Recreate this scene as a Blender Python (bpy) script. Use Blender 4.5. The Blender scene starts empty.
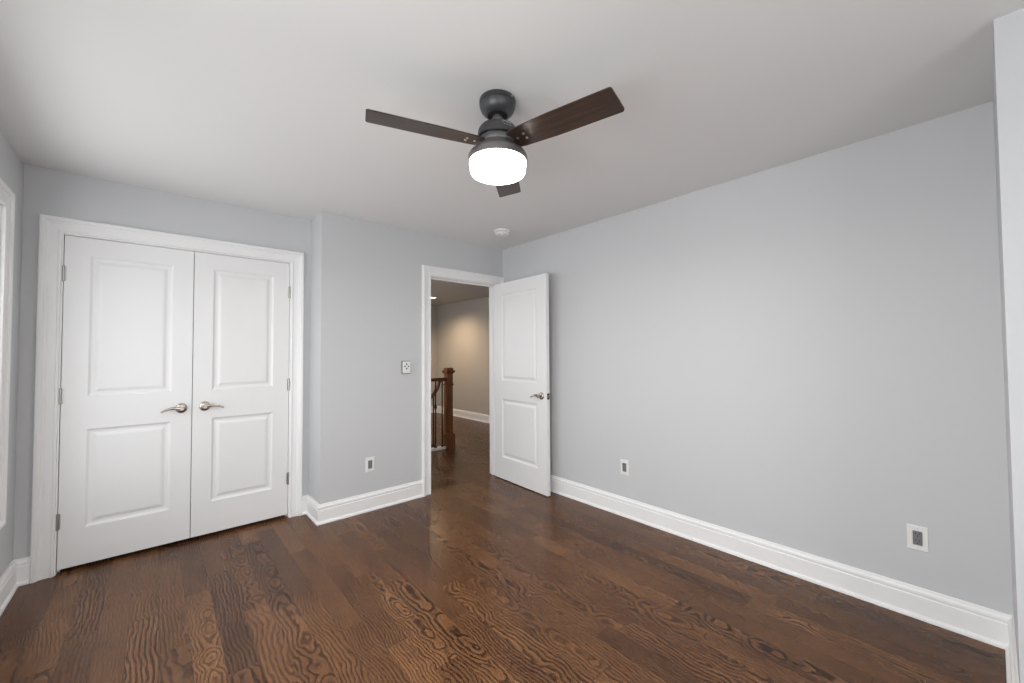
import bpy, bmesh, math, random
from mathutils import Vector, Matrix

S = bpy.context.scene
COL = S.collection
PI = math.pi

# ------------------------------------------------------------------ camera
F_PX, YAW, PIT, ROL = 398.94, 0.7260, 0.0274, -0.0063
CAM = Vector((-2.8063, -3.3123, 1.3089))
fw = Vector((math.sin(YAW) * math.cos(PIT), math.cos(YAW) * math.cos(PIT), math.sin(PIT)))
r0 = Vector((math.cos(YAW), -math.sin(YAW), 0))
u0 = r0.cross(fw)
rr = r0 * math.cos(ROL) + u0 * math.sin(ROL)
uu = -r0 * math.sin(ROL) + u0 * math.cos(ROL)
cd = bpy.data.cameras.new('camera')
cam = bpy.data.objects.new('camera', cd)
COL.objects.link(cam)
cd.sensor_fit = 'HORIZONTAL'
cd.sensor_width = 36.0
cd.lens = F_PX * 36.0 / 1024.0
cd.clip_start = 0.02
cam.matrix_world = Matrix(((rr.x, uu.x, -fw.x, CAM.x), (rr.y, uu.y, -fw.y, CAM.y),
                           (rr.z, uu.z, -fw.z, CAM.z), (0, 0, 0, 1)))
S.camera = cam

# ------------------------------------------------------------------ look
vs = S.view_settings
vs.view_transform = 'Standard'
vs.look = 'None'
vs.gamma = 1.0
vs.use_curve_mapping = False
vs.exposure = 0.0
S.cycles.use_denoising = True
S.cycles.denoising_prefilter = 'NONE'
S.cycles.denoising_input_passes = 'RGB_ALBEDO_NORMAL'
S.cycles.denoising_quality = 'HIGH'
S.cycles.max_bounces = 14
S.cycles.diffuse_bounces = 10
S.cycles.transparent_max_bounces = 12
S.cycles.sample_clamp_indirect = 6.0

# ------------------------------------------------------------------ daylight: bright overcast sky over pale ground
SKY = 1.35
W = bpy.data.worlds.new('overcast_sky')
S.world = W
W.use_nodes = True
nt = W.node_tree
nt.nodes.clear()
o = nt.nodes.new('ShaderNodeOutputWorld')
bg = nt.nodes.new('ShaderNodeBackground')
tc = nt.nodes.new('ShaderNodeTexCoord')
sx = nt.nodes.new('ShaderNodeSeparateXYZ')
rp = nt.nodes.new('ShaderNodeValToRGB')
rp.color_ramp.elements[0].position = 0.44
rp.color_ramp.elements[0].color = (0.74, 0.74, 0.73, 1)
rp.color_ramp.elements[1].position = 0.56
rp.color_ramp.elements[1].color = (0.88, 0.94, 1.0, 1)
mr = nt.nodes.new('ShaderNodeMapRange')
mr.inputs[1].default_value = -1
mr.inputs[2].default_value = 1
nt.links.new(tc.outputs['Generated'], sx.inputs[0])
nt.links.new(sx.outputs['Z'], mr.inputs[0])
nt.links.new(mr.outputs[0], rp.inputs[0])
nt.links.new(rp.outputs[0], bg.inputs[0])
bg.inputs[1].default_value = SKY
nt.links.new(bg.outputs[0], o.inputs[0])


def daylight(name, loc, rot, sx_, sy_, watts):
    """soft daylight arriving at a window from outdoors, just beyond the glass"""
    d = bpy.data.lights.new(name, 'AREA')
    d.shape = 'RECTANGLE'
    d.size, d.size_y = sx_, sy_
    d.energy = watts
    d.color = (0.95, 0.975, 1.0)
    ob = bpy.data.objects.new(name, d)
    ob.location = loc
    ob.rotation_euler = rot
    COL.objects.link(ob)


# window openings: (y or x from, to, z from, to)
WIN1 = (-1.53, -0.120, 0.535, 2.065)      # left wall
ADDED_WIN2 = (-3.40, -2.05, 0.53, 2.085)       # left wall, beside the camera: unseen, added to light the right side
WIN3 = (-3.28, -1.70, 0.45, 2.20)        # back wall, behind the camera
XL, YB, H = -3.406, -5.10, 2.43
for n_, w_, e_ in (('daylight_far', WIN1, 30), ('near_fill', ADDED_WIN2, 50)):  # the near lamp is added light through the unseen second window
    daylight(n_, (XL - 0.28, (w_[0] + w_[1]) / 2, (w_[2] + w_[3]) / 2), (0, -PI / 2 + 0.21, 0), w_[3] - w_[2], w_[1] - w_[0], e_)
daylight('daylight_back', ((WIN3[0] + WIN3[1]) / 2, YB - 0.16, (WIN3[2] + WIN3[3]) / 2), (PI / 2, 0, 0),
         WIN3[1] - WIN3[0], WIN3[3] - WIN3[2], 31)
FILL_WIN4 = (1.55, 2.65, 0.85, 2.05)          # unseen window added to bring fill light into the hall
daylight('hall_fill', (-1.90, 2.10, 1.45), (0, -PI / 2, 0), 1.20, 1.10, 40)  # added fill lamp outside the made-up hall window


# ------------------------------------------------------------------ materials
def mat(name, rgb, rough=0.5, metal=0.0, emit=None, estr=0.0, spec=0.5, noise=None, bump=None):
    m = bpy.data.materials.new(name)
    m.use_nodes = True
    n = m.node_tree.nodes
    l = m.node_tree.links
    b = n['Principled BSDF']
    b.inputs['Base Color'].default_value = (*rgb, 1)
    b.inputs['Roughness'].default_value = rough
    b.inputs['Metallic'].default_value = metal
    b.inputs['Specular IOR Level'].default_value = spec
    if emit:
        b.inputs['Emission Color'].default_value = (*emit, 1)
        b.inputs['Emission Strength'].default_value = estr
    t = n.new('ShaderNodeTexCoord')
    if noise:                                   # (scale, amount): faint mottling of the paint
        nz = n.new('ShaderNodeTexNoise')
        nz.inputs['Scale'].default_value = noise[0]
        nz.inputs['Detail'].default_value = 3
        l.new(t.outputs['Object'], nz.inputs['Vector'])
        mx = n.new('ShaderNodeMix')
        mx.data_type = 'RGBA'
        mx.inputs[6].default_value = (*[c * (1 - noise[1]) for c in rgb], 1)
        mx.inputs[7].default_value = (*[min(1, c * (1 + noise[1])) for c in rgb], 1)
        l.new(nz.outputs[0], mx.inputs[0])
        l.new(mx.outputs[2], b.inputs['Base Color'])
    if bump:
        nb = n.new('ShaderNodeTexNoise')
        nb.inputs['Scale'].default_value = bump[0]
        l.new(t.outputs['Object'], nb.inputs['Vector'])
        bp = n.new('ShaderNodeBump')
        bp.inputs['Strength'].default_value = bump[1]
        bp.inputs['Distance'].default_value = 0.001
        l.new(nb.outputs[0], bp.inputs['Height'])
        l.new(bp.outputs[0], b.inputs['Normal'])
    return m


M = {}
M['wall'] = mat('pale_grey_wall_paint', (0.59, 0.60, 0.613), 0.55, noise=(1.5, 0.012), bump=(350, 0.06), spec=0.3)
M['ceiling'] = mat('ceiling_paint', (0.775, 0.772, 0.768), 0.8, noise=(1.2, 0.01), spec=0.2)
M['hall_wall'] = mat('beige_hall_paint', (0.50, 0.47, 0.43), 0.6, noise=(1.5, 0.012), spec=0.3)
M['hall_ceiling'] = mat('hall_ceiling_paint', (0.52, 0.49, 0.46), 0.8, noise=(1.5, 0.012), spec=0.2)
M['trim'] = mat('white_gloss_trim', (0.86, 0.86, 0.86), 0.45, noise=(6, 0.008))
M['door'] = mat('white_door_paint', (0.815, 0.815, 0.815), 0.38, noise=(5, 0.008))
M['dark'] = mat('closet_inside_shade', (0.10, 0.10, 0.10), 0.8, noise=(3, 0.03))  # dark colour stands in for the shade inside the closet
M['nickel'] = mat('satin_nickel', (0.52, 0.47, 0.41), 0.26, 1.0, noise=(40, 0.05))
M['hinge'] = mat('grey_hinge_metal', (0.42, 0.41, 0.39), 0.35, 1.0, noise=(40, 0.05))
M['gunmetal'] = mat('matte_gunmetal', (0.078, 0.079, 0.082), 0.40, 0.60, noise=(60, 0.06))
M['rim'] = mat('brushed_dark_rim', (0.21, 0.20, 0.195), 0.42, 0.70, noise=(60, 0.06))
M['hub'] = mat('dark_hub_metal', (0.13, 0.128, 0.128), 0.38, 0.70, noise=(60, 0.06))
M['black'] = mat('gap_shade_black', (0.012, 0.012, 0.013), 0.5, noise=(20, 0.1))  # shade in the fan's openings, put in as black
M['screw'] = mat('pale_screw_metal', (0.72, 0.68, 0.62), 0.3, 1.0, noise=(60, 0.05))
M['plastic'] = mat('white_plastic', (0.82, 0.82, 0.80), 0.35, noise=(20, 0.01))
M['greyplastic'] = mat('grey_receptacle', (0.19, 0.19, 0.20), 0.4, noise=(20, 0.04))
M['slot'] = mat('dark_slot', (0.012, 0.012, 0.012), 0.6, noise=(20, 0.1))
M['iron'] = mat('black_wrought_iron', (0.018, 0.016, 0.015), 0.5, 0.3, noise=(60, 0.1))
M['mark'] = mat('pale_mark', (0.60, 0.60, 0.60), 0.5, noise=(60, 0.05))
M['shade'] = mat('lit_frosted_glass', (0.9, 0.9, 0.88), 0.3, emit=(1.0, 0.93, 0.84), estr=11.0, noise=(8, 0.005))
M['lamp'] = mat('lit_downlight', (0.9, 0.9, 0.88), 0.3, emit=(1.0, 0.80, 0.56), estr=12.0, noise=(8, 0.005))

# clear window glass: lets the light through and reflects a little
m = bpy.data.materials.new('clear_window_glass')
m.use_nodes = True
n_ = m.node_tree.nodes
n_.clear()
mo = n_.new('ShaderNodeOutputMaterial')
mt = n_.new('ShaderNodeBsdfTransparent')
mg = n_.new('ShaderNodeBsdfGlossy')
mg.inputs['Roughness'].default_value = 0.02
mm = n_.new('ShaderNodeMixShader')
mm.inputs[0].default_value = 0.04
m.node_tree.links.new(mt.outputs[0], mm.inputs[1])
m.node_tree.links.new(mg.outputs[0], mm.inputs[2])
m.node_tree.links.new(mm.outputs[0], mo.inputs[0])
M['glass'] = m


class NB:
    """tiny node-building helper"""
    def __init__(s, m):
        s.t = m.node_tree
        s.n = s.t.nodes
        s.l = s.t.links

    def _in(s, sock, v):
        if hasattr(v, 'is_output') or isinstance(v, bpy.types.NodeSocket):
            s.l.new(v, sock)
        else:
            sock.default_value = v

    def math(s, op, a, b=0.0, c=None, clamp=False):
        x = s.n.new('ShaderNodeMath')
        x.operation = op
        x.use_clamp = clamp
        s._in(x.inputs[0], a)
        s._in(x.inputs[1], b)
        if c is not None:
            s._in(x.inputs[2], c)
        return x.outputs[0]

    def vec(s, a, b, c):
        x = s.n.new('ShaderNodeCombineXYZ')
        for i, v in enumerate((a, b, c)):
            s._in(x.inputs[i], v)
        return x.outputs[0]

    def noise(s, v, scale=1.0, detail=2.0, rough=0.5, dist=0.0):
        x = s.n.new('ShaderNodeTexNoise')
        s.l.new(v, x.inputs['Vector'])
        x.inputs['Scale'].default_value = scale
        x.inputs['Detail'].default_value = detail
        x.inputs['Roughness'].default_value = rough
        x.inputs['Distortion'].default_value = dist
        return x.outputs[0]

    def white(s, v):
        x = s.n.new('ShaderNodeTexWhiteNoise')
        x.noise_dimensions = '3D'
        s.l.new(v, x.inputs['Vector'])
        sp = s.n.new('ShaderNodeSeparateColor')
        s.l.new(x.outputs['Color'], sp.inputs[0])
        return sp.outputs

    def ramp(s, f, stops, interp='LINEAR'):
        x = s.n.new('ShaderNodeValToRGB')
        x.color_ramp.interpolation = interp
        e = x.color_ramp.elements
        while len(e) < len(stops):
            e.new(0.5)
        for i, (p, c) in enumerate(stops):
            e[i].position = p
            e[i].color = (*c, 1) if len(c) == 3 else c
        s.l.new(f, x.inputs[0])
        return x.outputs[0]

    def mix(s, f, a, b, mode='MIX'):
        x = s.n.new('ShaderNodeMix')
        x.data_type = 'RGBA'
        x.blend_type = mode
        s._in(x.inputs[0], f)
        s._in(x.inputs[6], a)
        s._in(x.inputs[7], b)
        return x.outputs[2]


def oak_floor():
    m = bpy.data.materials.new('stained_oak_planks')
    m.use_nodes = True
    N = NB(m)
    bs = N.n['Principled BSDF']
    tc = N.n.new('ShaderNodeTexCoord')
    sp = N.n.new('ShaderNodeSeparateXYZ')
    N.l.new(tc.outputs['Object'], sp.inputs[0])
    X, Y = sp.outputs[0], sp.outputs[1]
    PW = 0.1075
    a = N.math('DIVIDE', N.math('ADD', X, 2.787 + PW * 40), PW)
    i = N.math('FLOOR', a)
    fx = N.math('FRACT', a)
    row = N.white(N.vec(i, 3.7, 1.3))
    L = N.math('MULTIPLY_ADD', row[0], 0.45, 0.62)
    b = N.math('ADD', N.math('DIVIDE', Y, L), N.math('MULTIPLY_ADD', row[1], 17.0, 40.0))
    j = N.math('FLOOR', b)
    fy = N.math('FRACT', b)
    r = N.white(N.vec(i, j, 7.1))
    q = N.white(N.vec(i, j, 19.4))
    # local coordinates of the plank, each cut from another place of the log
    u = N.math('MULTIPLY', N.math('SUBTRACT', fx, 0.5), PW)
    v = N.math('ADD', Y, N.math('MULTIPLY', r[0], 37.0))
    # a cone of growth rings cut lengthwise gives the arches
    wob = N.noise(N.vec(N.math('MULTIPLY', r[1], 50), N.math('MULTIPLY', v, 2.2), 0.0), 1.0, 2.0)
    wob2 = N.noise(N.vec(N.math('MULTIPLY_ADD', r[2], 50, 9), N.math('MULTIPLY', v, 3.2), 4.0), 1.0, 2.5, 0.55)
    uc = N.math('ADD', N.math('MULTIPLY', N.math('SUBTRACT', q[0], 0.5), 0.21), N.math('MULTIPLY', N.math('SUBTRACT', wob, 0.5), 0.10))
    du = N.math('SUBTRACT', u, uc)
    dep = N.math('ADD', N.math('MULTIPLY_ADD', q[1], 0.07, 0.0), N.math('MULTIPLY', N.math('SUBTRACT', wob2, 0.5), N.math('MULTIPLY_ADD', row[2], 0.10, 0.12)))
    rad = N.math('SQRT', N.math('ADD', N.math('MULTIPLY', du, du), N.math('MULTIPLY', dep, dep)))
    ripple = N.noise(N.vec(N.math('MULTIPLY', u, 34), N.math('MULTIPLY', v, 13), N.math('MULTIPLY', r[2], 30)), 1.0, 3.0, 0.6)
    ripple2 = N.noise(N.vec(N.math('MULTIPLY', u, 160), N.math('MULTIPLY', v, 50), N.math('MULTIPLY', r[2], 30)), 1.0, 2.0, 0.6)
    spacing = N.math('MULTIPLY_ADD', q[2], 0.008, 0.0105)
    ph = N.math('ADD', N.math('DIVIDE', rad, spacing),
                N.math('ADD', N.math('MULTIPLY', ripple, 1.5), N.math('MULTIPLY', ripple2, 0.30)))
    saw = N.math('FRACT', ph)
    ring = N.ramp(saw, [(0.0, (0.1,) * 3), (0.10, (1,) * 3), (0.34, (0.90,) * 3), (0.52, (0.30,) * 3), (0.75, (0.06,) * 3), (0.96, (0,) * 3)])
    # open pores: short streaks along the plank, mostly in the dark rings
    pore = N.noise(N.vec(N.math('MULTIPLY', X, 560), N.math('MULTIPLY', v, 26), 0.0), 1.0, 1.0)
    pore = N.ramp(pore, [(0.48, (0,) * 3), (0.68, (1,) * 3)])
    # some planks are quiet, some strongly figured
    amt = N.math('MULTIPLY_ADD', N.white(N.vec(i, j, 31.0))[0], 0.55, 0.68)
    blot = N.noise(N.vec(N.math('MULTIPLY', X, 7), N.math('MULTIPLY', v, 3), 2.0), 1.0, 3.0)
    dk = N.math('MULTIPLY', ring, N.math('MULTIPLY', amt, N.math('MULTIPLY_ADD', pore, 0.30, 0.72)), clamp=True)
    dk = N.math('ADD', dk, N.math('MULTIPLY', pore, 0.13), clamp=True)
    tone = N.white(N.vec(i, j, 57.0))
    base = N.ramp(tone[0], [(0.0, (0.125, 0.058, 0.027)), (0.25, (0.168, 0.077, 0.034)), (0.6, (0.190, 0.088, 0.038)), (0.85, (0.212, 0.099, 0.042)), (1.0, (0.26, 0.125, 0.054))])
    base = N.mix(N.math('MULTIPLY_ADD', blot, 2.6, -1.05, clamp=True), base, N.mix(1.0, base, (0.60, 0.55, 0.56, 1), 'MULTIPLY'))
    col = N.mix(dk, base, N.mix(1.0, base, (0.12, 0.085, 0.075, 1), 'MULTIPLY'))
    # knots, a few
    # seams
    ex = N.math('MULTIPLY', N.math('MINIMUM', fx, N.math('SUBTRACT', 1.0, fx)), PW)
    ey = N.math('MULTIPLY', N.math('MINIMUM', fy, N.math('SUBTRACT', 1.0, fy)), L)
    e = N.math('MINIMUM', ex, ey)
    seam = N.ramp(N.math('DIVIDE', e, 0.002), [(0.25, (1,) * 3), (0.8, (0,) * 3)])
    col = N.mix(N.math('MULTIPLY', seam, 0.62), col, (0.02, 0.009, 0.005, 1))
    N.l.new(col, bs.inputs['Base Color'])
    N.l.new(N.math('MULTIPLY_ADD', dk, 0.10, 0.25), bs.inputs['Roughness'])
    bs.inputs['Specular IOR Level'].default_value = 0.24
    bp = N.n.new('ShaderNodeBump')
    bp.inputs['Strength'].default_value = 0.25
    bp.inputs['Distance'].default_value = 0.001
    hgt = N.math('SUBTRACT', N.math('MULTIPLY', N.noise(N.vec(N.math('MULTIPLY', X, 9), N.math('MULTIPLY', Y, 3), 0.0)), 0.8),
                 N.math('ADD', N.math('MULTIPLY', seam, 0.8), N.math('MULTIPLY', dk, 0.18)))
    N.l.new(hgt, bp.inputs['Height'])
    N.l.new(bp.outputs[0], bs.inputs['Normal'])
    return m


def grain_wood(name, c_lo, c_hi, axis, rough, freq=55):
    """plain straight-grained wood: streaks along the given object axis"""
    m = bpy.data.materials.new(name)
    m.use_nodes = True
    N = NB(m)
    bs = N.n['Principled BSDF']
    tc = N.n.new('ShaderNodeTexCoord')
    sp = N.n.new('ShaderNodeSeparateXYZ')
    N.l.new(tc.outputs['Object'], sp.inputs[0])
    k = [freq, freq, freq]
    k[axis] = freq * 0.06
    v = N.vec(*[N.math('MULTIPLY', sp.outputs[q], k[q]) for q in range(3)])
    f = N.noise(v, 1.0, 4.0, 0.6, 0.6)
    v2 = N.vec(*[N.math('MULTIPLY', sp.outputs[q], k[q] * 5) for q in range(3)])
    g = N.noise(v2, 1.0, 2.0)
    h = N.math('ADD', N.math('MULTIPLY', f, 0.75), N.math('MULTIPLY', g, 0.25))
    N.l.new(N.ramp(h, [(0.33, c_lo), (0.68, c_hi)]), bs.inputs['Base Color'])
    bs.inputs['Roughness'].default_value = rough
    return m


M['floor'] = oak_floor()
M['blade'] = grain_wood('dark_walnut_blade', (0.018, 0.010, 0.008), (0.080, 0.047, 0.033), 0, 0.33, 60)
M['newel'] = grain_wood('stained_newel_wood', (0.11, 0.042, 0.015), (0.30, 0.125, 0.047), 2, 0.35, 60)
M['rail'] = grain_wood('stained_rail_wood', (0.075, 0.030, 0.012), (0.19, 0.080, 0.032), 0, 0.35, 60)


# ------------------------------------------------------------------ mesh helpers
def obj(name, bm, m, parent=None, smooth=False, kind=None, label=None, cat=None, group=None, autosmooth=False):
    bmesh.ops.recalc_face_normals(bm, faces=bm.faces)
    me = bpy.data.meshes.new(name)
    if smooth or autosmooth:
        for f in bm.faces:
            f.smooth = True
        if autosmooth:
            for ed in bm.edges:
                if len(ed.link_faces) == 2 and ed.calc_face_angle(0) > math.radians(38):
                    ed.smooth = False
    bm.to_mesh(me)
    bm.free()
    me.materials.append(m)
    ob = bpy.data.objects.new(name, me)
    COL.objects.link(ob)
    if parent is not None:
        ob.parent = parent
    tag(ob, label, cat, group, kind)
    return ob


def tag(ob, label=None, cat=None, group=None, kind=None):
    if label:
        ob['label'] = label
    if cat:
        ob['category'] = cat
    if group:
        ob['group'] = group
    if kind:
        ob['kind'] = kind
    return ob


def empty(name, loc, rz=0.0, **kw):
    ob = bpy.data.objects.new(name, None)
    ob.empty_display_size = 0.05
    ob.location = loc
    ob.rotation_euler = (0, 0, rz)
    COL.objects.link(ob)
    return tag(ob, **kw)


def box(bm, x0, x1, y0, y1, z0, z1, bevel=0.0):
    vsn = [bm.verts.new((x, y, z)) for x in (x0, x1) for y in (y0, y1) for z in (z0, z1)]
    fs = []
    for q in ((0, 1, 3, 2), (4, 6, 7, 5), (0, 4, 5, 1), (2, 3, 7, 6), (0, 2, 6, 4), (1, 5, 7, 3)):
        fs.append(bm.faces.new([vsn[k] for k in q]))
    if bevel:
        eds = {e for f in fs for e in f.edges}
        bmesh.ops.bevel(bm, geom=list(eds), offset=bevel, segments=2, profile=0.6, affect='EDGES')
    return bm


def lathe(bm, prof, c=(0, 0, 0), seg=48, axis='z', phase=0.0, cap=True):
    """surface of revolution; prof = [(radius, height)]"""
    rings = []
    for r, h in prof:
        ring = []
        for k in range(seg):
            a = 2 * PI * k / seg + phase
            p = (r * math.cos(a), r * math.sin(a), h)
            if axis == 'y':
                p = (p[0], p[2], p[1])
            elif axis == 'x':
                p = (p[2], p[0], p[1])
            ring.append(bm.verts.new((c[0] + p[0], c[1] + p[1], c[2] + p[2])))
        rings.append(ring)
    for a, b in zip(rings, rings[1:]):
        for k in range(seg):
            bm.faces.new((a[k], a[(k + 1) % seg], b[(k + 1) % seg], b[k]))
    if cap:
        bm.faces.new(rings[0])
        bm.faces.new(rings[-1])
    return bm


def tube(bm, pts, radii, seg=12, flat=(1.0, 1.0), up=(0, 0, 1)):
    """swept tube; flat scales the section along (side, up)"""
    pts = [Vector(p) for p in pts]
    rings = []
    for i, p in enumerate(pts):
        d = (pts[min(i + 1, len(pts) - 1)] - pts[max(i - 1, 0)]).normalized()
        s = d.cross(Vector(up))
        if s.length < 1e-4:
            s = d.cross(Vector((1, 0, 0)))
        s.normalize()
        t = s.cross(d).normalized()
        r = radii[i] if isinstance(radii, (list, tuple)) else radii
        rings.append([bm.verts.new(p + s * (r * flat[0] * math.cos(2 * PI * k / seg)) + t * (r * flat[1] * math.sin(2 * PI * k / seg)))
                      for k in range(seg)])
    for a, b in zip(rings, rings[1:]):
        for k in range(seg):
            bm.faces.new((a[k], a[(k + 1) % seg], b[(k + 1) % seg], b[k]))
    bm.faces.new(rings[0])
    bm.faces.new(rings[-1])
    return bm


def sweep(bm, path, prof, fn, closed=False):
    """moulding: profile (o, t) carried along a 2-D path, o to the path's left with mitred corners; fn(u, v, t) -> 3-D"""
    n = len(path)
    P = [Vector(p) for p in path]
    secs = []
    for i in range(n):
        dirs = []
        if closed or i > 0:
            dirs.append((P[i] - P[i - 1]).normalized())
        if closed or i < n - 1:
            dirs.append((P[(i + 1) % n] - P[i]).normalized())
        ns = [Vector((-d.y, d.x)) for d in dirs]
        if len(ns) == 2:
            b = ns[0] + ns[1]
            b = b / b.length
            off = b / max(0.2, b.dot(ns[0]))
        else:
            off = ns[0]
        secs.append([bm.verts.new(fn(*(P[i] + off * o_), t_)) for o_, t_ in prof])
    k = len(prof)
    for i in range(n if closed else n - 1):
        a, b = secs[i], secs[(i + 1) % n]
        for q in range(k - 1):
            bm.faces.new((a[q], a[q + 1], b[q + 1], b[q]))
        bm.faces.new((a[k - 1], a[0], b[0], b[k - 1]))
    if not closed:
        bm.faces.new(secs[0])
        bm.faces.new(secs[-1])
    return bm


BASE = [(0, 0), (0.027, 0), (0.027, 0.007), (0.0245, 0.014), (0.016, 0.021), (0.016, 0.104), (0.0125, 0.108), (0.0125, 0.114),
        (0.0165, 0.118), (0.0155, 0.128), (0.009, 0.136), (0.006, 0.147), (0, 0.147)]
CASE = [(0, 0), (0, 0.008), (0.003, 0.014), (0.009, 0.016), (0.014, 0.014), (0.016, 0.009), (0.050, 0.011), (0.054, 0.015), (0.061, 0.017),
        (0.064, 0.017), (0.067, 0.025), (0.073, 0.028), (0.086, 0.028), (0.090, 0.024), (0.090, 0)]


def structure(name, bm, m, label, cat, **kw):
    return obj(name, bm, m, kind='structure', label=label, cat=cat, **kw)


# ------------------------------------------------------------------ the shell
YC, XR, XB = 0.297, -1.858, -0.695        # closet wall plane, return wall plane, face of the near bump
YN, YN2 = -3.412, -3.434                               # end of the right wall
T = 0.12
HX, HY, HH = 1.82, 4.43, 2.36             # hall: east wall, end wall, ceiling height
HOLE = (-1.50, 0.15, 1.50, 2.55)          # stairwell

bm = bmesh.new()
x0, x1, y0, y1 = XL - T, HX + T, YB - T, HY + T
for a in ((x0, HOLE[0], y0, y1), (HOLE[1], x1, y0, y1), (HOLE[0], HOLE[1], y0, HOLE[2]), (HOLE[0], HOLE[1], HOLE[3], y1)):
    box(bm, *a, -0.15, 0.0)
structure('floor', bm, M['floor'], 'dark stained oak plank floor with strong grain running into the hall', 'floor')

bm = bmesh.new()
box(bm, XL - T, HX + T, YB - T, T * 0.5, H, H + 0.12)
box(bm, XL - T, XR + T, T * 0.5, 1.07, H, H + 0.12)
structure('ceiling', bm, M['ceiling'], 'plain flat off-white ceiling of the bedroom', 'ceiling')
bm = bmesh.new()
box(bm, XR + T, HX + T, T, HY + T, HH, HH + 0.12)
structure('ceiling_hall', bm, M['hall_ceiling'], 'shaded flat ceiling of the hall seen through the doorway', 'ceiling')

bm = bmesh.new()
box(bm, 0, T, YB - T, 0, 0, H)
structure('wall_right', bm, M['wall'], 'long pale grey wall on the right with two outlets', 'wall')

DX0, DX1, DZ = -0.905, -0.068, 2.052      # rough opening of the doorway
bm = bmesh.new()
box(bm, XR, DX0, 0, T, 0, H)
box(bm, DX0, DX1, 0, T, DZ, H)
box(bm, DX1, HX + T, 0, T, 0, H)
box(bm, XR, XR + T, T, 1.07, 0, H)
structure('wall_doorway', bm, M['wall'], 'pale grey wall around the open doorway with the small return beside the closet', 'wall')

CX0, CX1, CZ = -3.263, -1.991, 2.067      # rough opening of the closet
bm = bmesh.new()
box(bm, XL, CX0, YC, YC + T, 0, H)
box(bm, CX0, CX1, YC, YC + T, CZ, H)
box(bm, CX1, XR, YC, YC + T, 0, H)
structure('wall_closet', bm, M['wall'], 'pale blue-grey wall framing the double closet doors', 'wall')

bm = bmesh.new()
box(bm, XL - 0.0, XR, 0.95, 1.07, 0, H)
structure('wall_closet_back', bm, M['dark'], 'closet back wall behind its doors, coloured dark to stand in for shade', 'wall')


def wall_with_holes_y(bm, x0, x1, ya, yb, holes):
    cur = ya
    for (h0, h1, z0, z1) in sorted(holes):
        box(bm, x0, x1, cur, h0, 0, H)
        box(bm, x0, x1, h0, h1, 0, z0)
        box(bm, x0, x1, h0, h1, z1, H)
        cur = h1
    box(bm, x0, x1, cur, yb, 0, H)


bm = bmesh.new()
wall_with_holes_y(bm, XL - T, XL, YB - T, 1.07, [WIN1, ADDED_WIN2])
structure('wall_left', bm, M['wall'], 'pale grey wall at the left edge holding the window', 'wall')

bm = bmesh.new()
box(bm, XL, WIN3[0], YB - T, YB, 0, H)
box(bm, WIN3[0], WIN3[1], YB - T, YB, 0, WIN3[2])
box(bm, WIN3[0], WIN3[1], YB - T, YB, WIN3[3], H)
box(bm, WIN3[1], 0, YB - T, YB, 0, H)
structure('wall_back', bm, M['wall'], 'pale grey wall behind the camera with a window', 'wall')

bm = bmesh.new()
ft = [(XB, YB), (0, YB), (0, YN2), (XB, YN)]
lo = [bm.verts.new((x, y, 0)) for x, y in ft]
hi = [bm.verts.new((x, y, H)) for x, y in ft]
bm.faces.new(lo)
bm.faces.new(hi)
for q in range(4):
    bm.faces.new((lo[q], lo[(q + 1) % 4], hi[(q + 1) % 4], hi[q]))
structure('wall_corner', bm, M['wall'], 'pale wall projecting at the right edge of the photo', 'wall')

bm = bmesh.new()
box(bm, HX, HX + T, T, HY + T, 0, HH)
structure('wall_hall_side', bm, M['hall_wall'], 'beige hall wall lit by a downlight, seen through the doorway', 'wall')
EX0, EX1, EZ = 0.70, 1.50, 2.06
bm = bmesh.new()
box(bm, XR + T, EX0, HY, HY + T, 0, HH)
box(bm, EX0, EX1, HY, HY + T, EZ, HH)
box(bm, EX1, HX, HY, HY + T, 0, HH)
structure('wall_hall_end', bm, M['hall_wall'], 'far end wall of the hall beyond the stair railing', 'wall')
bm = bmesh.new()
box(bm, XR, XR + T, 1.07, FILL_WIN4[0], 0, HH)
box(bm, XR, XR + T, FILL_WIN4[0], FILL_WIN4[1], 0, FILL_WIN4[2])
box(bm, XR, XR + T, FILL_WIN4[0], FILL_WIN4[1], FILL_WIN4[3], HH)
box(bm, XR, XR + T, FILL_WIN4[1], HY + T, 0, HH)
structure('wall_hall_back', bm, M['hall_wall'], 'hall wall on the stair side, hidden left of the doorway', 'wall')
bm = bmesh.new()
for a in ((HOLE[0] - 0.02, HOLE[0], HOLE[2] - 0.02, HOLE[3] + 0.02), (HOLE[1], HOLE[1] + 0.02, HOLE[2] - 0.02, HOLE[3] + 0.02),
          (HOLE[0], HOLE[1], HOLE[2] - 0.02, HOLE[2]), (HOLE[0], HOLE[1], HOLE[3], HOLE[3] + 0.02)):
    box(bm, *a, -1.6, -0.15)
box(bm, HOLE[0] - 0.02, HOLE[1] + 0.02, HOLE[2] - 0.02, HOLE[3] + 0.02, -1.62, -1.6)
structure('wall_stairwell', bm, M['hall_wall'], 'beige stairwell lining below the hall floor', 'wall')


# ------------------------------------------------------------------ baseboards
def baseboard(name, path, label):
    bm = bmesh.new()
    sweep(bm, path, BASE, lambda x, y, z: (x, y, z))
    structure(name, bm, M['trim'], label, 'baseboard')


baseboard('baseboard_right', [(XB, YB), (XB, YN), (0, YN2), (0, -0.001)], 'tall white baseboard along the long right wall')
baseboard('baseboard_doorway', [(-0.978, 0), (XR, 0), (XR, YC), (-1.922, YC)], 'white baseboard between the closet and the doorway, wrapping the corner')
baseboard('baseboard_left', [(-3.341, YC), (XL, YC), (XL, YB), (XB, YB)], 'white baseboard below the window at the left edge')
baseboard('baseboard_hall', [(HX, T), (HX, HY), (EX1 + 0.093, HY)], 'white baseboard along the hall wall beyond the doorway')


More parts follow.
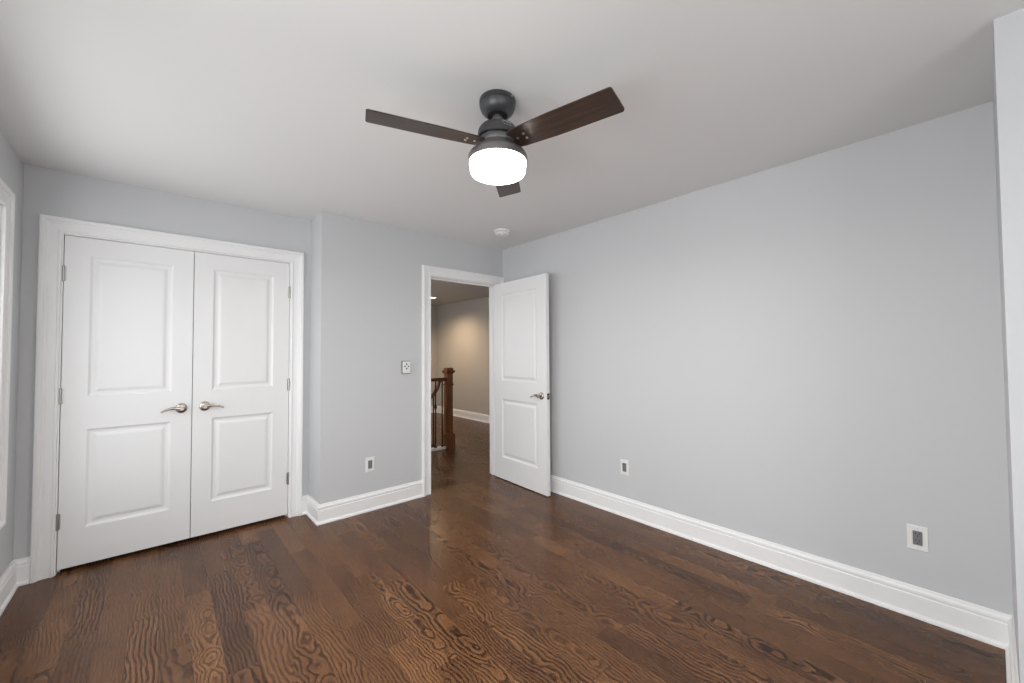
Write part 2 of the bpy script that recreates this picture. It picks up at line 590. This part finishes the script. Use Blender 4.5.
# ------------------------------------------------------------------ trim round the openings
def casing(name, ua, ub, zt, wall_y, depth, label, jamb_y1, facing=-1, clip=None):
    """side and head casing on the plane y = wall_y (towards -y), with a jamb lining the opening as its part"""
    bm = bmesh.new()
    # going up the right side, across to the left and down: left of the path would be inside, so walk the other way
    sweep(bm, [(ua, 0), (ua, zt), (ub, zt), (ub, 0)], CASE, lambda u, z, t: (u, wall_y + facing * t, z))
    ob = structure(name, bm, M['trim'], label, 'door casing')
    bj = bmesh.new()
    j0, j1 = ua + 0.006, ub - 0.006
    a, b = (wall_y, jamb_y1) if facing < 0 else (jamb_y1, wall_y)
    box(bj, j0 - 0.018, j0, a, b, 0, zt + 0.012)
    box(bj, j1, j1 + 0.018, a, b, 0, zt + 0.012)
    box(bj, j0, j1, a, b, zt - 0.006, zt + 0.012)
    if depth:                                          # stop moulding
        box(bj, j0, j0 + 0.011, a + depth, a + depth + 0.035, 0, zt - 0.006)
        box(bj, j1 - 0.011, j1, a + depth, a + depth + 0.035, 0, zt - 0.006)
        box(bj, j0 + 0.011, j1 - 0.011, a + depth, a + depth + 0.035, zt - 0.017, zt - 0.006)
    obj('jamb', bj, M['trim'], ob)
    return ob


CJ0, CJ1 = -3.2435, -2.0095          # closet jamb faces
casing('trim_1', CJ0 - 0.006, CJ1 + 0.006, 2.052, YC, 0.044, 'white moulded casing around the double closet doors', YC + T)
DJ0, DJ1 = -0.885, -0.0885           # doorway jamb faces
casing('trim_2', DJ0 - 0.006, DJ1 + 0.0015 + 0.0, 2.036, 0.0, 0.044, 'white moulded casing around the open doorway to the hall', T)
casing('trim_3', EX0 + 0.012, EX1 - 0.012, 2.048, HY, 0.0, 'casing of the door at the far end of the hall', HY + T)


# ------------------------------------------------------------------ doors
PANEL = [(0.0, 0.0), (0.005, 0.0035), (0.012, 0.0085), (0.020, 0.0100), (0.030, 0.0100), (0.044, 0.0045), (0.052, 0.0030)]


def leaf_mesh(w, h, t, panels):
    bm = bmesh.new()
    px0, px1 = panels[0][0], panels[0][1]
    xs = [0, px0, px1, w]
    zs = [0]
    for p in sorted(panels, key=lambda p: p[2]):
        zs += [p[2], p[3]]
    zs.append(h)
    for side in (0, 1):
        yb, sg = (0.0, 1.0) if side == 0 else (t, -1.0)
        for i in range(3):
            for k in range(len(zs) - 1):
                if i == 1 and k % 2 == 1:
                    loops = []
                    for ins, d in PANEL:
                        loops.append([bm.verts.new((x, yb + sg * d, z)) for x, z in
                                      ((xs[1] + ins, zs[k] + ins), (xs[2] - ins, zs[k] + ins), (xs[2] - ins, zs[k + 1] - ins), (xs[1] + ins, zs[k + 1] - ins))])
                    for a, b in zip(loops, loops[1:]):
                        for q in range(4):
                            bm.faces.new((a[q], a[(q + 1) % 4], b[(q + 1) % 4], b[q]))
                    bm.faces.new(loops[-1])
                else:
                    bm.faces.new([bm.verts.new((x, yb, z)) for x, z in
                                  ((xs[i], zs[k]), (xs[i + 1], zs[k]), (xs[i + 1], zs[k + 1]), (xs[i], zs[k + 1]))])
    for i in range(3):
        for z in (0, h):
            bm.faces.new([bm.verts.new(p) for p in ((xs[i], 0, z), (xs[i + 1], 0, z), (xs[i + 1], t, z), (xs[i], t, z))])
    for k in range(len(zs) - 1):
        for x in (0, w):
            bm.faces.new([bm.verts.new(p) for p in ((x, 0, zs[k]), (x, t, zs[k]), (x, t, zs[k + 1]), (x, 0, zs[k + 1]))])
    bmesh.ops.remove_doubles(bm, verts=bm.verts, dist=1e-5)
    return bm


def lever(parent, x, z, y, direction, side=-1):
    """round rosette and a waved lever on a door face at local y; direction +1/-1 along local x"""
    bm = bmesh.new()
    s = side
    lathe(bm, [(0.0325, 0), (0.0335, 0.004 * s), (0.031, 0.008 * s), (0.022, 0.0115 * s), (0.014, 0.013 * s)], (x, y, z), 32, 'y')
    ro = obj('handle_rosette', bm, M['nickel'], parent, autosmooth=True)
    bm = bmesh.new()
    lathe(bm, [(0.0115, 0.010 * s), (0.0105, 0.030 * s), (0.014, 0.036 * s), (0.014, 0.050 * s), (0.010, 0.055 * s)], (x, y, z), 24, 'y')
    pts, rad = [], []
    for k in range(15):
        f = k / 14
        pts.append((x + direction * (0.004 + 0.104 * f), y + s * (0.045 - 0.006 * math.sin(f * PI)),
                    z + 0.006 * math.sin(f * PI * 1.15) - 0.013 * f * f * f))
        rad.append(0.0105 * (1 - f) ** 1.5 + 0.0052)
    tube(bm, pts, rad, 12, flat=(0.62, 1.0))
    obj('lever', bm, M['nickel'], ro, autosmooth=True)


def hinge(parent, x, z, y=-0.004):
    bm = bmesh.new()
    lathe(bm, [(0.0035, -0.050), (0.0062, -0.048), (0.0062, 0.048), (0.0035, 0.050)], (x, y, z), 14)
    box(bm, x - 0.012, x + 0.012, y + 0.002, y + 0.0045, z - 0.045, z + 0.045)
    obj('hinge', bm, M['hinge'], parent, autosmooth=True)


def door(name, loc, rz, w, h, t, stile, hinge_x, label, handle_x, handle_dir, hz, both=False, latch=False, hinges=True, hy=-0.004, zs=(0.224, 0.824, 1.024, 0.112), stile2=None):
    st2 = stile2 or stile
    p = [(stile, w - st2, zs[0], zs[1]), (stile, w - st2, zs[2], h - zs[3])]
    d = obj(name, leaf_mesh(w, h, t, p), M['door'], kind='structure', label=label, cat='door')
    d.location = loc
    d.rotation_euler = (0, 0, rz)
    if hinges:
        for z in (0.285, 1.035, h - 0.235):
            hinge(d, hinge_x, z, hy)
    if handle_x is not None:
        lever(d, handle_x, hz, 0.0, handle_dir, -1)
        if both:
            lever(d, handle_x, hz, t, handle_dir, 1)
    if latch:
        bm = bmesh.new()
        box(bm, w - 0.0005, w + 0.002, t / 2 - 0.0125, t / 2 + 0.0125, hz - 0.028, hz + 0.028, 0.0008)
        lp = obj('latch_plate', bm, M['iron'], d)
        bm = bmesh.new()
        box(bm, w + 0.001, w + 0.010, t / 2 - 0.007, t / 2 + 0.007, hz - 0.010, hz + 0.010, 0.002)
        obj('latch_bolt', bm, M['nickel'], lp)
    return d


LW = (CJ1 - CJ0 - 0.011) / 2 + 0.006      # left leaf
RW = LW - 0.012                            # right leaf
DY = YC + 0.006
door('door_1', (CJ0 + 0.0035, DY, 0.026), 0, LW, 2.016, 0.035, 0.110, -0.002,
     'white two-panel closet door, left leaf of the pair', LW - 0.056, -1, 0.910)
door('door_2', (CJ1 - 0.0035 - RW, DY, 0.026), 0, RW, 2.016, 0.035, 0.110, RW + 0.002,
     'white two-panel closet door, right leaf of the pair', 0.069, 1, 0.912)
door('door_3', (-0.125, -0.014, 0.009), -PI / 2 - 0.045, 0.790, 2.023, 0.035, 0.118, -0.004,
     'white two-panel door standing open against the right wall', 0.790 - 0.068, -1, 0.897, both=True, latch=True, hy=0.039, zs=(0.222, 0.822, 1.008, 0.118), stile2=0.128)
door('door_4', (EX0 + 0.022, HY + 0.045, 0.012), 0, EX1 - EX0 - 0.044, 2.022, 0.035, 0.11, 0,
     'closed door at the far end of the hall', 0.07, 1, 0.92, hinges=False)


# ------------------------------------------------------------------ windows
def window(name, win, plane, label):
    """picture-framed double window with casing, sashes and panes; plane 'left' or 'back'"""
    a, b, z0, z1 = win
    if plane == 'left':
        fn = lambda u, z, t: (XL + t, u, z)
    elif plane == 'hall':
        fn = lambda u, z, t: (XR + T + t, u, z)
    else:
        fn = lambda u, z, t: (u, YB + t, z)

    def fbox(bm, u0, u1, za, zb, t0, t1):
        p, q = fn(u0, za, t0), fn(u1, zb, t1)
        box(bm, min(p[0], q[0]), max(p[0], q[0]), min(p[1], q[1]), max(p[1], q[1]), za, zb)
    bm = bmesh.new()
    sweep(bm, [(a - 0.004, z0 - 0.004), (a - 0.004, z1 + 0.004), (b + 0.004, z1 + 0.004), (b + 0.004, z0 - 0.004)], CASE, fn, closed=True)
    w = structure(name, bm, M['trim'], label, 'window')
    bm = bmesh.new()
    e = 0.016
    fbox(bm, a, a + e, z0, z1, -T, 0)
    fbox(bm, b - e, b, z0, z1, -T, 0)
    fbox(bm, a + e, b - e, z0, z0 + e, -T, 0)
    fbox(bm, a + e, b - e, z1 - e, z1, -T, 0)
    mid = (a + b) / 2
    fbox(bm, mid - 0.035, mid + 0.035, z0 + e, z1 - e, -T, -0.03)
    obj('window_frame', bm, M['trim'], w)
    for (u0, u1) in ((a + e, mid - 0.035), (mid + 0.035, b - e)):
        zm = (z0 + z1) / 2
        for (za, zb, t0) in ((z0 + e, zm + 0.02, -0.075), (zm - 0.02, z1 - e, -0.108)):
            bm = bmesh.new()
            s = 0.042
            fbox(bm, u0, u0 + s, za, zb, t0, t0 + 0.032)
            fbox(bm, u1 - s, u1, za, zb, t0, t0 + 0.032)
            fbox(bm, u0 + s, u1 - s, za, za + s, t0, t0 + 0.032)
            fbox(bm, u0 + s, u1 - s, zb - s, zb, t0, t0 + 0.032)
            sash = obj('sash', bm, M['trim'], w)
            bm = bmesh.new()
            fbox(bm, u0 + s - 0.004, u1 - s + 0.004, za + s - 0.004, zb - s + 0.004, t0 + 0.014, t0 + 0.018)
            obj('pane', bm, M['glass'], sash)
    return w


window('window_1', WIN1, 'left', 'white cased window cut off by the left edge of the photo')
window('added_window_2', ADDED_WIN2, 'left', 'unseen white cased window added in the left wall beside the camera for more light')
window('window_3', WIN3, 'back', 'white cased window in the wall behind the camera')


window('added_window_4', FILL_WIN4, 'hall', 'unseen white cased window added left of the doorway to carry fill light into the hall')

# ------------------------------------------------------------------ ceiling fan
FC = (-1.690, -1.968)
fan = empty('ceiling_fan', (FC[0], FC[1], H), 0,
            label='dark three-blade ceiling fan with a lit drum light hanging from the ceiling', cat='ceiling fan')


def fobj(name, prof, m, parent=fan, seg=64):
    bm = bmesh.new()
    lathe(bm, [(r, z - H) for r, z in prof], seg=seg)
    return obj(name, bm, m, parent, autosmooth=True)


can = fobj('canopy', [(0.079, 2.4300), (0.081, 2.426), (0.081, 2.412), (0.078, 2.410), (0.078, 2.408), (0.080, 2.406), (0.079, 2.398),
                (0.074, 2.384), (0.064, 2.371), (0.052, 2.362), (0.046, 2.359), (0.042, 2.360), (0.041, 2.368)], M['gunmetal'])
fobj('canopy_opening_shade', [(0.0405, 2.3635), (0.013, 2.3655)], M['black'])  # black disc standing in for the shade inside the canopy
bm = bmesh.new()
lathe(bm, [(0.0035, 0.0), (0.0035, 0.003), (0.002, 0.0042)], (0, 0, 0), 12, 'x')
scr = obj('screw', bm, M['screw'], can, autosmooth=True)
scr.location = (0.0805 * math.cos(math.radians(-80)), 0.0805 * math.sin(math.radians(-80)), -0.011)
scr.rotation_euler = (0, 0, math.radians(-80))
fobj('downrod', [(0.0125, 2.372), (0.0125, 2.360), (0.021, 2.356), (0.025, 2.348), (0.025, 2.332), (0.021, 2.324), (0.016, 2.320), (0.016, 2.305)], M['rim'], seg=32)
mot = fobj('motor_housing', [(0.020, 2.317), (0.045, 2.316), (0.064, 2.312), (0.078, 2.303), (0.086, 2.290), (0.088, 2.277), (0.088, 2.260), (0.084, 2.256), (0.060, 2.256)], M['gunmetal'])
fobj('motor_gap_shade', [(0.074, 2.258), (0.074, 2.246)], M['black'])  # black core painted as the shade between housing and hub
fobj('blade_hub', [(0.070, 2.249), (0.086, 2.247), (0.088, 2.243), (0.088, 2.226), (0.0865, 2.224), (0.0865, 2.220), (0.088, 2.218), (0.088, 2.208), (0.082, 2.205), (0.070, 2.204)], M['hub'])
fobj('light_rim', [(0.070, 2.207), (0.092, 2.203), (0.112, 2.194), (0.125, 2.183), (0.1305, 2.172), (0.131, 2.164), (0.131, 2.152), (0.1285, 2.149), (0.110, 2.152)], M['rim'])
fobj('light_shade', [(0.1245, 2.156), (0.1255, 2.148), (0.1255, 2.138), (0.1240, 2.130), (0.1222, 2.124), (0.1222, 2.112), (0.121, 2.106), (0.117, 2.100), (0.108, 2.096), (0.060, 2.094), (0.001, 2.0935)], M['shade'])


gl = bpy.data.lights.new('fan_lamp', 'AREA')
gl.shape = 'DISK'
gl.size = 0.20
gl.energy = 17.0
gl.color = (1.0, 0.93, 0.84)
go = bpy.data.objects.new('fan_lamp', gl)          # the lamp's downward light, leaving through the flat underside of the glass
go.location = (FC[0], FC[1], 2.0915)
COL.objects.link(go)


def blade_bm(r0=0.075, r1=0.556, t=0.006):
    """flat paddle with softly rounded corners, slightly wider at the tip"""
    bm = bmesh.new()
    ou = []
    hw = lambda r: 0.054 + 0.010 * min(1.0, (r - r0) / 0.20)
    c = 0.012
    ou += [(r0 + 0.006, -hw(r0) + 0.012), (r0 + 0.016, -hw(r0) + 0.002)]
    for k in range(1, 12):
        r = r0 + (r1 - c - r0) * k / 12
        ou.append((r, -hw(r)))
    for k in range(5):
        a = -PI / 2 + PI / 2 * k / 4
        ou.append((r1 - c + c * math.cos(a) - 0.006, -0.064 + c + c * math.sin(a)))
    for k in range(5):
        a = PI / 2 * k / 4
        ou.append((r1 - c + c * math.cos(a), 0.064 - c + c * math.sin(a)))
    for k in range(11, 0, -1):
        r = r0 + (r1 - c - r0) * k / 12
        ou.append((r, hw(r)))
    ou += [(r0 + 0.016, hw(r0) - 0.002), (r0 + 0.006, hw(r0) - 0.012)]
    lo = [bm.verts.new((x, y, -t / 2)) for x, y in ou]
    hi = [bm.verts.new((x, y, t / 2)) for x, y in ou]
    bm.faces.new(lo)
    bm.faces.new(hi)
    n = len(ou)
    for k in range(n):
        bm.faces.new((lo[k], lo[(k + 1) % n], hi[(k + 1) % n], hi[k]))
    return bm


first = None
PITCH = math.radians(-11)
for k in range(3):
    az = math.radians(-77.0 + 120 * k)
    if k == 0:
        b = obj('blade', blade_bm(), M['blade'], fan)
        first = b
        kids = []
        bm = bmesh.new()
        box(bm, 0.062, 0.118, -0.020, 0.020, 0.0035, 0.0075, 0.001)
        kids.append(obj('blade_iron', bm, M['gunmetal'], b))
        for (sxx, syy) in ((0.108, 0.0), (0.146, -0.014), (0.146, 0.014)):
            bm = bmesh.new()
            lathe(bm, [(0.0062, -0.0028), (0.0058, -0.0048), (0.0035, -0.0062)], (sxx, syy, 0), 14)
            kids.append(obj('screw', bm, M['screw'], b, autosmooth=True))
    else:
        b = first.copy()
        COL.objects.link(b)
        b.parent = fan
        for c_ in kids:
            d_ = c_.copy()
            COL.objects.link(d_)
            d_.parent = b
    b.location = (0, 0, 2.228 - H)
    b.rotation_euler = (Matrix.Rotation(az, 3, 'Z') @ Matrix.Rotation(PITCH, 3, 'X')).to_euler()

# small pale two-line mark on the motor housing, too small to read in the photo
bm = bmesh.new()
def on_housing(a_deg, z):
    a = math.radians(a_deg)
    # radius of the housing at this height
    pr_ = [(0.064, 2.312), (0.078, 2.303), (0.086, 2.290), (0.088, 2.277), (0.088, 2.260)]
    r = 0.088
    for (ra, za), (rb, zb) in zip(pr_, pr_[1:]):
        if zb <= z <= za:
            r = ra + (rb - ra) * (za - z) / (za - zb)
    return Vector((r * math.cos(a) + 0.0004 * math.cos(a), r * math.sin(a), z - H + 0.0003))
A0 = -113.0
for q in range(5):
    c = A0 + q * 6.2
    wq, hq = (2.9, 0.0055) if q == 0 else (2.0, 0.0042)
    pts = [on_housing(c + wq * math.cos(t_ * PI / 6), 2.291 + hq * math.sin(t_ * PI / 6)) for t_ in range(10 if q % 2 == 0 else 7)]
    tube(bm, pts, 0.0007, 6)
for q in range(9):
    c = A0 + 1 + q * 3.0
    tube(bm, [on_housing(c, 2.2785), on_housing(c + 1.5, 2.2795)], 0.0007, 6)
obj('maker_mark', bm, M['mark'], mot, label='small pale mark on the housing')

# ------------------------------------------------------------------ smoke detector
sd = empty('smoke_detector', (-0.445, -0.523, H), 0, label='round white smoke detector on the ceiling near the doorway corner', cat='smoke detector')
bm = bmesh.new()
lathe(bm, [(0.074, 0.0), (0.074, -0.010), (0.070, -0.013), (0.030, -0.014)], seg=48)
obj('base', bm, M['plastic'], sd, autosmooth=True)
bm = bmesh.new()
lathe(bm, [(0.058, -0.011), (0.058, -0.017)], seg=48)
obj('vent_ring', bm, M['greyplastic'], sd, autosmooth=True)
bm = bmesh.new()
lathe(bm, [(0.064, -0.017), (0.066, -0.021), (0.064, -0.030), (0.056, -0.037), (0.038, -0.040), (0.010, -0.041)], seg=48)
cov = obj('cover', bm, M['plastic'], sd, autosmooth=True)
bm = bmesh.new()
lathe(bm, [(0.015, -0.038), (0.015, -0.044), (0.011, -0.047)], (-0.022, -0.030, 0), 24)
obj('test_button', bm, M['plastic'], cov, autosmooth=True)


# ------------------------------------------------------------------ outlets and control
def outlet(name, loc, rz, label):
    """local: plate in the xz plane facing -y, centred"""
    r = empty(name, loc, rz, label=label, cat='outlet', group='duplex outlets low on the walls')
    bm = bmesh.new()
    w, h = 0.037, 0.0595
    ou = [(w, h), (-w, h), (-w, -h), (w, -h)]
    sets = []
    for ins, y in ((0, 0), (0, -0.003), (0.003, -0.0058), (0.0185, -0.0058), (0.0185, -0.003)):
        hx, hzz = w - ins, h - (ins if ins < 0.01 else 0.0235)
        sets.append([bm.verts.new((x, y, z)) for x, z in ((hx, hzz), (-hx, hzz), (-hx, -hzz), (hx, -hzz))])
    for a, b in zip(sets, sets[1:]):
        for q in range(4):
            bm.faces.new((a[q], a[(q + 1) % 4], b[(q + 1) % 4], b[q]))
    bm.faces.new(sets[0])
    bm.faces.new(sets[-1])
    pl = obj('cover_plate', bm, M['plastic'], r)
    for z in (0.048, -0.048):
        bm = bmesh.new()
        lathe(bm, [(0.0028, -0.0056), (0.0024, -0.0068)], (0, 0, z), 12, 'y')
        obj('screw', bm, M['mark'], pl)
    bm = bmesh.new()
    box(bm, -0.0165, 0.0165, -0.0072, -0.002, -0.0335, 0.0335, 0.0008)
    rc = obj('receptacle', bm, M['greyplastic'], r)
    for s in (0.017, -0.017):
        bm = bmesh.new()
        box(bm, -0.0078, -0.0052, -0.0078, -0.006, s + 0.002, s + 0.010)
        box(bm, 0.0052, 0.0078, -0.0078, -0.006, s + 0.003, s + 0.010)
        lathe(bm, [(0.0027, -0.006), (0.0027, -0.0078)], (0, 0, s - 0.006), 12, 'y')
        obj('socket_holes', bm, M['slot'], rc)
    return r


outlet('wall_outlet', (-1.465, 0, 0.380), 0, 'white outlet with dark receptacle on the wall between closet and doorway')
outlet('wall_outlet', (0, -1.500, 0.385), -PI / 2, 'white outlet on the right wall nearer the open door')
outlet('wall_outlet', (0, -3.146, 0.385), -PI / 2, 'white outlet on the right wall at the photo\'s lower right, nearest the camera')

wc = empty('wall_control', (-1.145, 0, 1.182), 0, label='small white wall control with dark edges and an arrow pad left of the doorway', cat='wall control')
bm = bmesh.new()
box(bm, -0.040, 0.040, -0.012, 0, -0.058, 0.058, 0.003)
obj('backplate', bm, M['greyplastic'], wc)
bm = bmesh.new()
box(bm, -0.034, 0.038, -0.020, -0.010, -0.052, 0.052, 0.004)
fp = obj('face_plate', bm, M['plastic'], wc)
bm = bmesh.new()
for dx, dz in ((0, 0.021), (0, -0.021), (-0.017, 0), (0.017, 0)):
    c = Vector((dx + 0.002, -0.0205, dz + 0.008))
    d = Vector((dx, 0, dz)).normalized()
    s_ = Vector((d.z, 0, -d.x))
    tri = [c + d * 0.010, c + s_ * 0.009 - d * 0.006, c - s_ * 0.009 - d * 0.006]
    lo = [bm.verts.new(p) for p in tri]
    hi = [bm.verts.new(p + Vector((0, 0.001, 0))) for p in tri]
    bm.faces.new(lo)
    bm.faces.new(hi)
    for q in range(3):
        bm.faces.new((lo[q], lo[(q + 1) % 3], hi[(q + 1) % 3], hi[q]))
obj('arrow_pad', bm, M['slot'], fp)

# ------------------------------------------------------------------ hall: railing, downlight, thermostat
NX, NY = 0.222, 1.437
rl = empty('stair_railing', (NX, NY, 0), 0, label='brown wooden newel post and handrail with black iron balusters beyond the doorway', cat='stair railing')
R2 = math.sqrt(2)


def sq(bm, prof, c=(0, 0, 0)):
    return lathe(bm, [(r * R2, z) for r, z in prof], c, 4, phase=PI / 4)


bm = bmesh.new()
sq(bm, [(0.066, 0), (0.066, 0.185), (0.062, 0.192), (0.050, 0.205), (0.044, 0.212), (0.044, 0.855), (0.050, 0.861), (0.054, 0.871), (0.050, 0.881),
        (0.044, 0.887), (0.044, 1.020)])
nw = obj('newel_post', bm, M['newel'], rl)
bm = bmesh.new()
sq(bm, [(0.044, 1.018), (0.050, 1.025), (0.060, 1.037), (0.067, 1.047), (0.067, 1.060), (0.058, 1.066), (0.048, 1.070), (0.048, 1.094), (0.042, 1.102)])
obj('post_cap', bm, M['newel'], nw)
bm = bmesh.new()
tube(bm, [(-0.040, 0, 0.945), (-0.3, 0, 0.945), (-1.6, 0, 0.945)], 0.030, 16, flat=(1.0, 0.8))
obj('handrail', bm, M['rail'], rl, autosmooth=True)
# the stair's own rail rises from the flight below and eases up to the newel
bm = bmesh.new()
g = [(-0.030, 0.14, 0.925), (-0.052, 0.14, 0.912), (-0.066, 0.14, 0.895), (-0.078, 0.14, 0.850), (-0.100, 0.14, 0.800), (-0.150, 0.14, 0.735), (-0.250, 0.14, 0.655), (-0.40, 0.14, 0.545), (-1.2, 0.14, -0.04)]
tube(bm, g, 0.028, 16, flat=(1.0, 0.9))
obj('stair_handrail', bm, M['rail'], rl, autosmooth=True)


def baluster(x, y, z0, z1, knuckle):
    bm = bmesh.new()
    sq(bm, [(0.0065, z0), (0.0065, z1)], (x, y, 0))
    sq(bm, [(0.013, z0), (0.013, z0 + 0.018), (0.0065, z0 + 0.026)], (x, y, 0))
    if knuckle:
        k = (z0 + z1) / 2 + 0.10
        lathe(bm, [(0.007, k - 0.045), (0.013, k - 0.030), (0.019, k - 0.010), (0.019, k + 0.010), (0.013, k + 0.030), (0.007, k + 0.045)], (x, y, 0), 12)
    obj('baluster', bm, M['iron'], rl)


for q in range(12):
    baluster(-0.100 - 0.105 * q, 0, 0.028, 0.930, q % 2 == 1)
for xq, zq in ((-0.155, 0.72), (-0.26, 0.64)):
    baluster(xq, 0.14, zq - 0.95, zq, False)
bm = bmesh.new()
box(bm, -1.70, -0.066, -0.045, 0.045, 0.0, 0.028, 0.003)
obj('curb', bm, M['trim'], rl, label='white curb under the balusters')

DLX, DLY = 1.08, 3.33
dl = empty('recessed_light', (DLX, DLY, HH), 0, label='small round lit downlight in the hall ceiling', cat='recessed light')
bm = bmesh.new()
lathe(bm, [(0.078, 0.0), (0.078, -0.004), (0.060, -0.006), (0.056, -0.001)], seg=40)
obj('trim_ring', bm, M['plastic'], dl, autosmooth=True)
bm = bmesh.new()
lathe(bm, [(0.057, -0.0005), (0.057, -0.003), (0.001, -0.0035)], seg=40)
obj('lens', bm, M['lamp'], dl)
ld = bpy.data.lights.new('downlight_beam', 'SPOT')
ld.energy = 90
ld.color = (1.0, 0.74, 0.48)
ld.spot_size = math.radians(152)
ld.spot_blend = 0.9
ld.shadow_soft_size = 0.05
lo_ = bpy.data.objects.new('downlight_beam', ld)
lo_.location = (DLX, DLY, HH - 0.03)
COL.objects.link(lo_)

th = empty('thermostat', (HX - 0.17, HY, 1.22), 0, label='small thermostat on the far end wall of the hall', cat='thermostat')
bm = bmesh.new()
box(bm, -0.035, 0.035, -0.022, 0, -0.055, 0.055, 0.004)
obj('case', bm, M['plastic'], th)
bm = bmesh.new()
box(bm, -0.026, 0.026, -0.024, -0.020, -0.035, 0.035, 0.001)
obj('display', bm, M['greyplastic'], th)
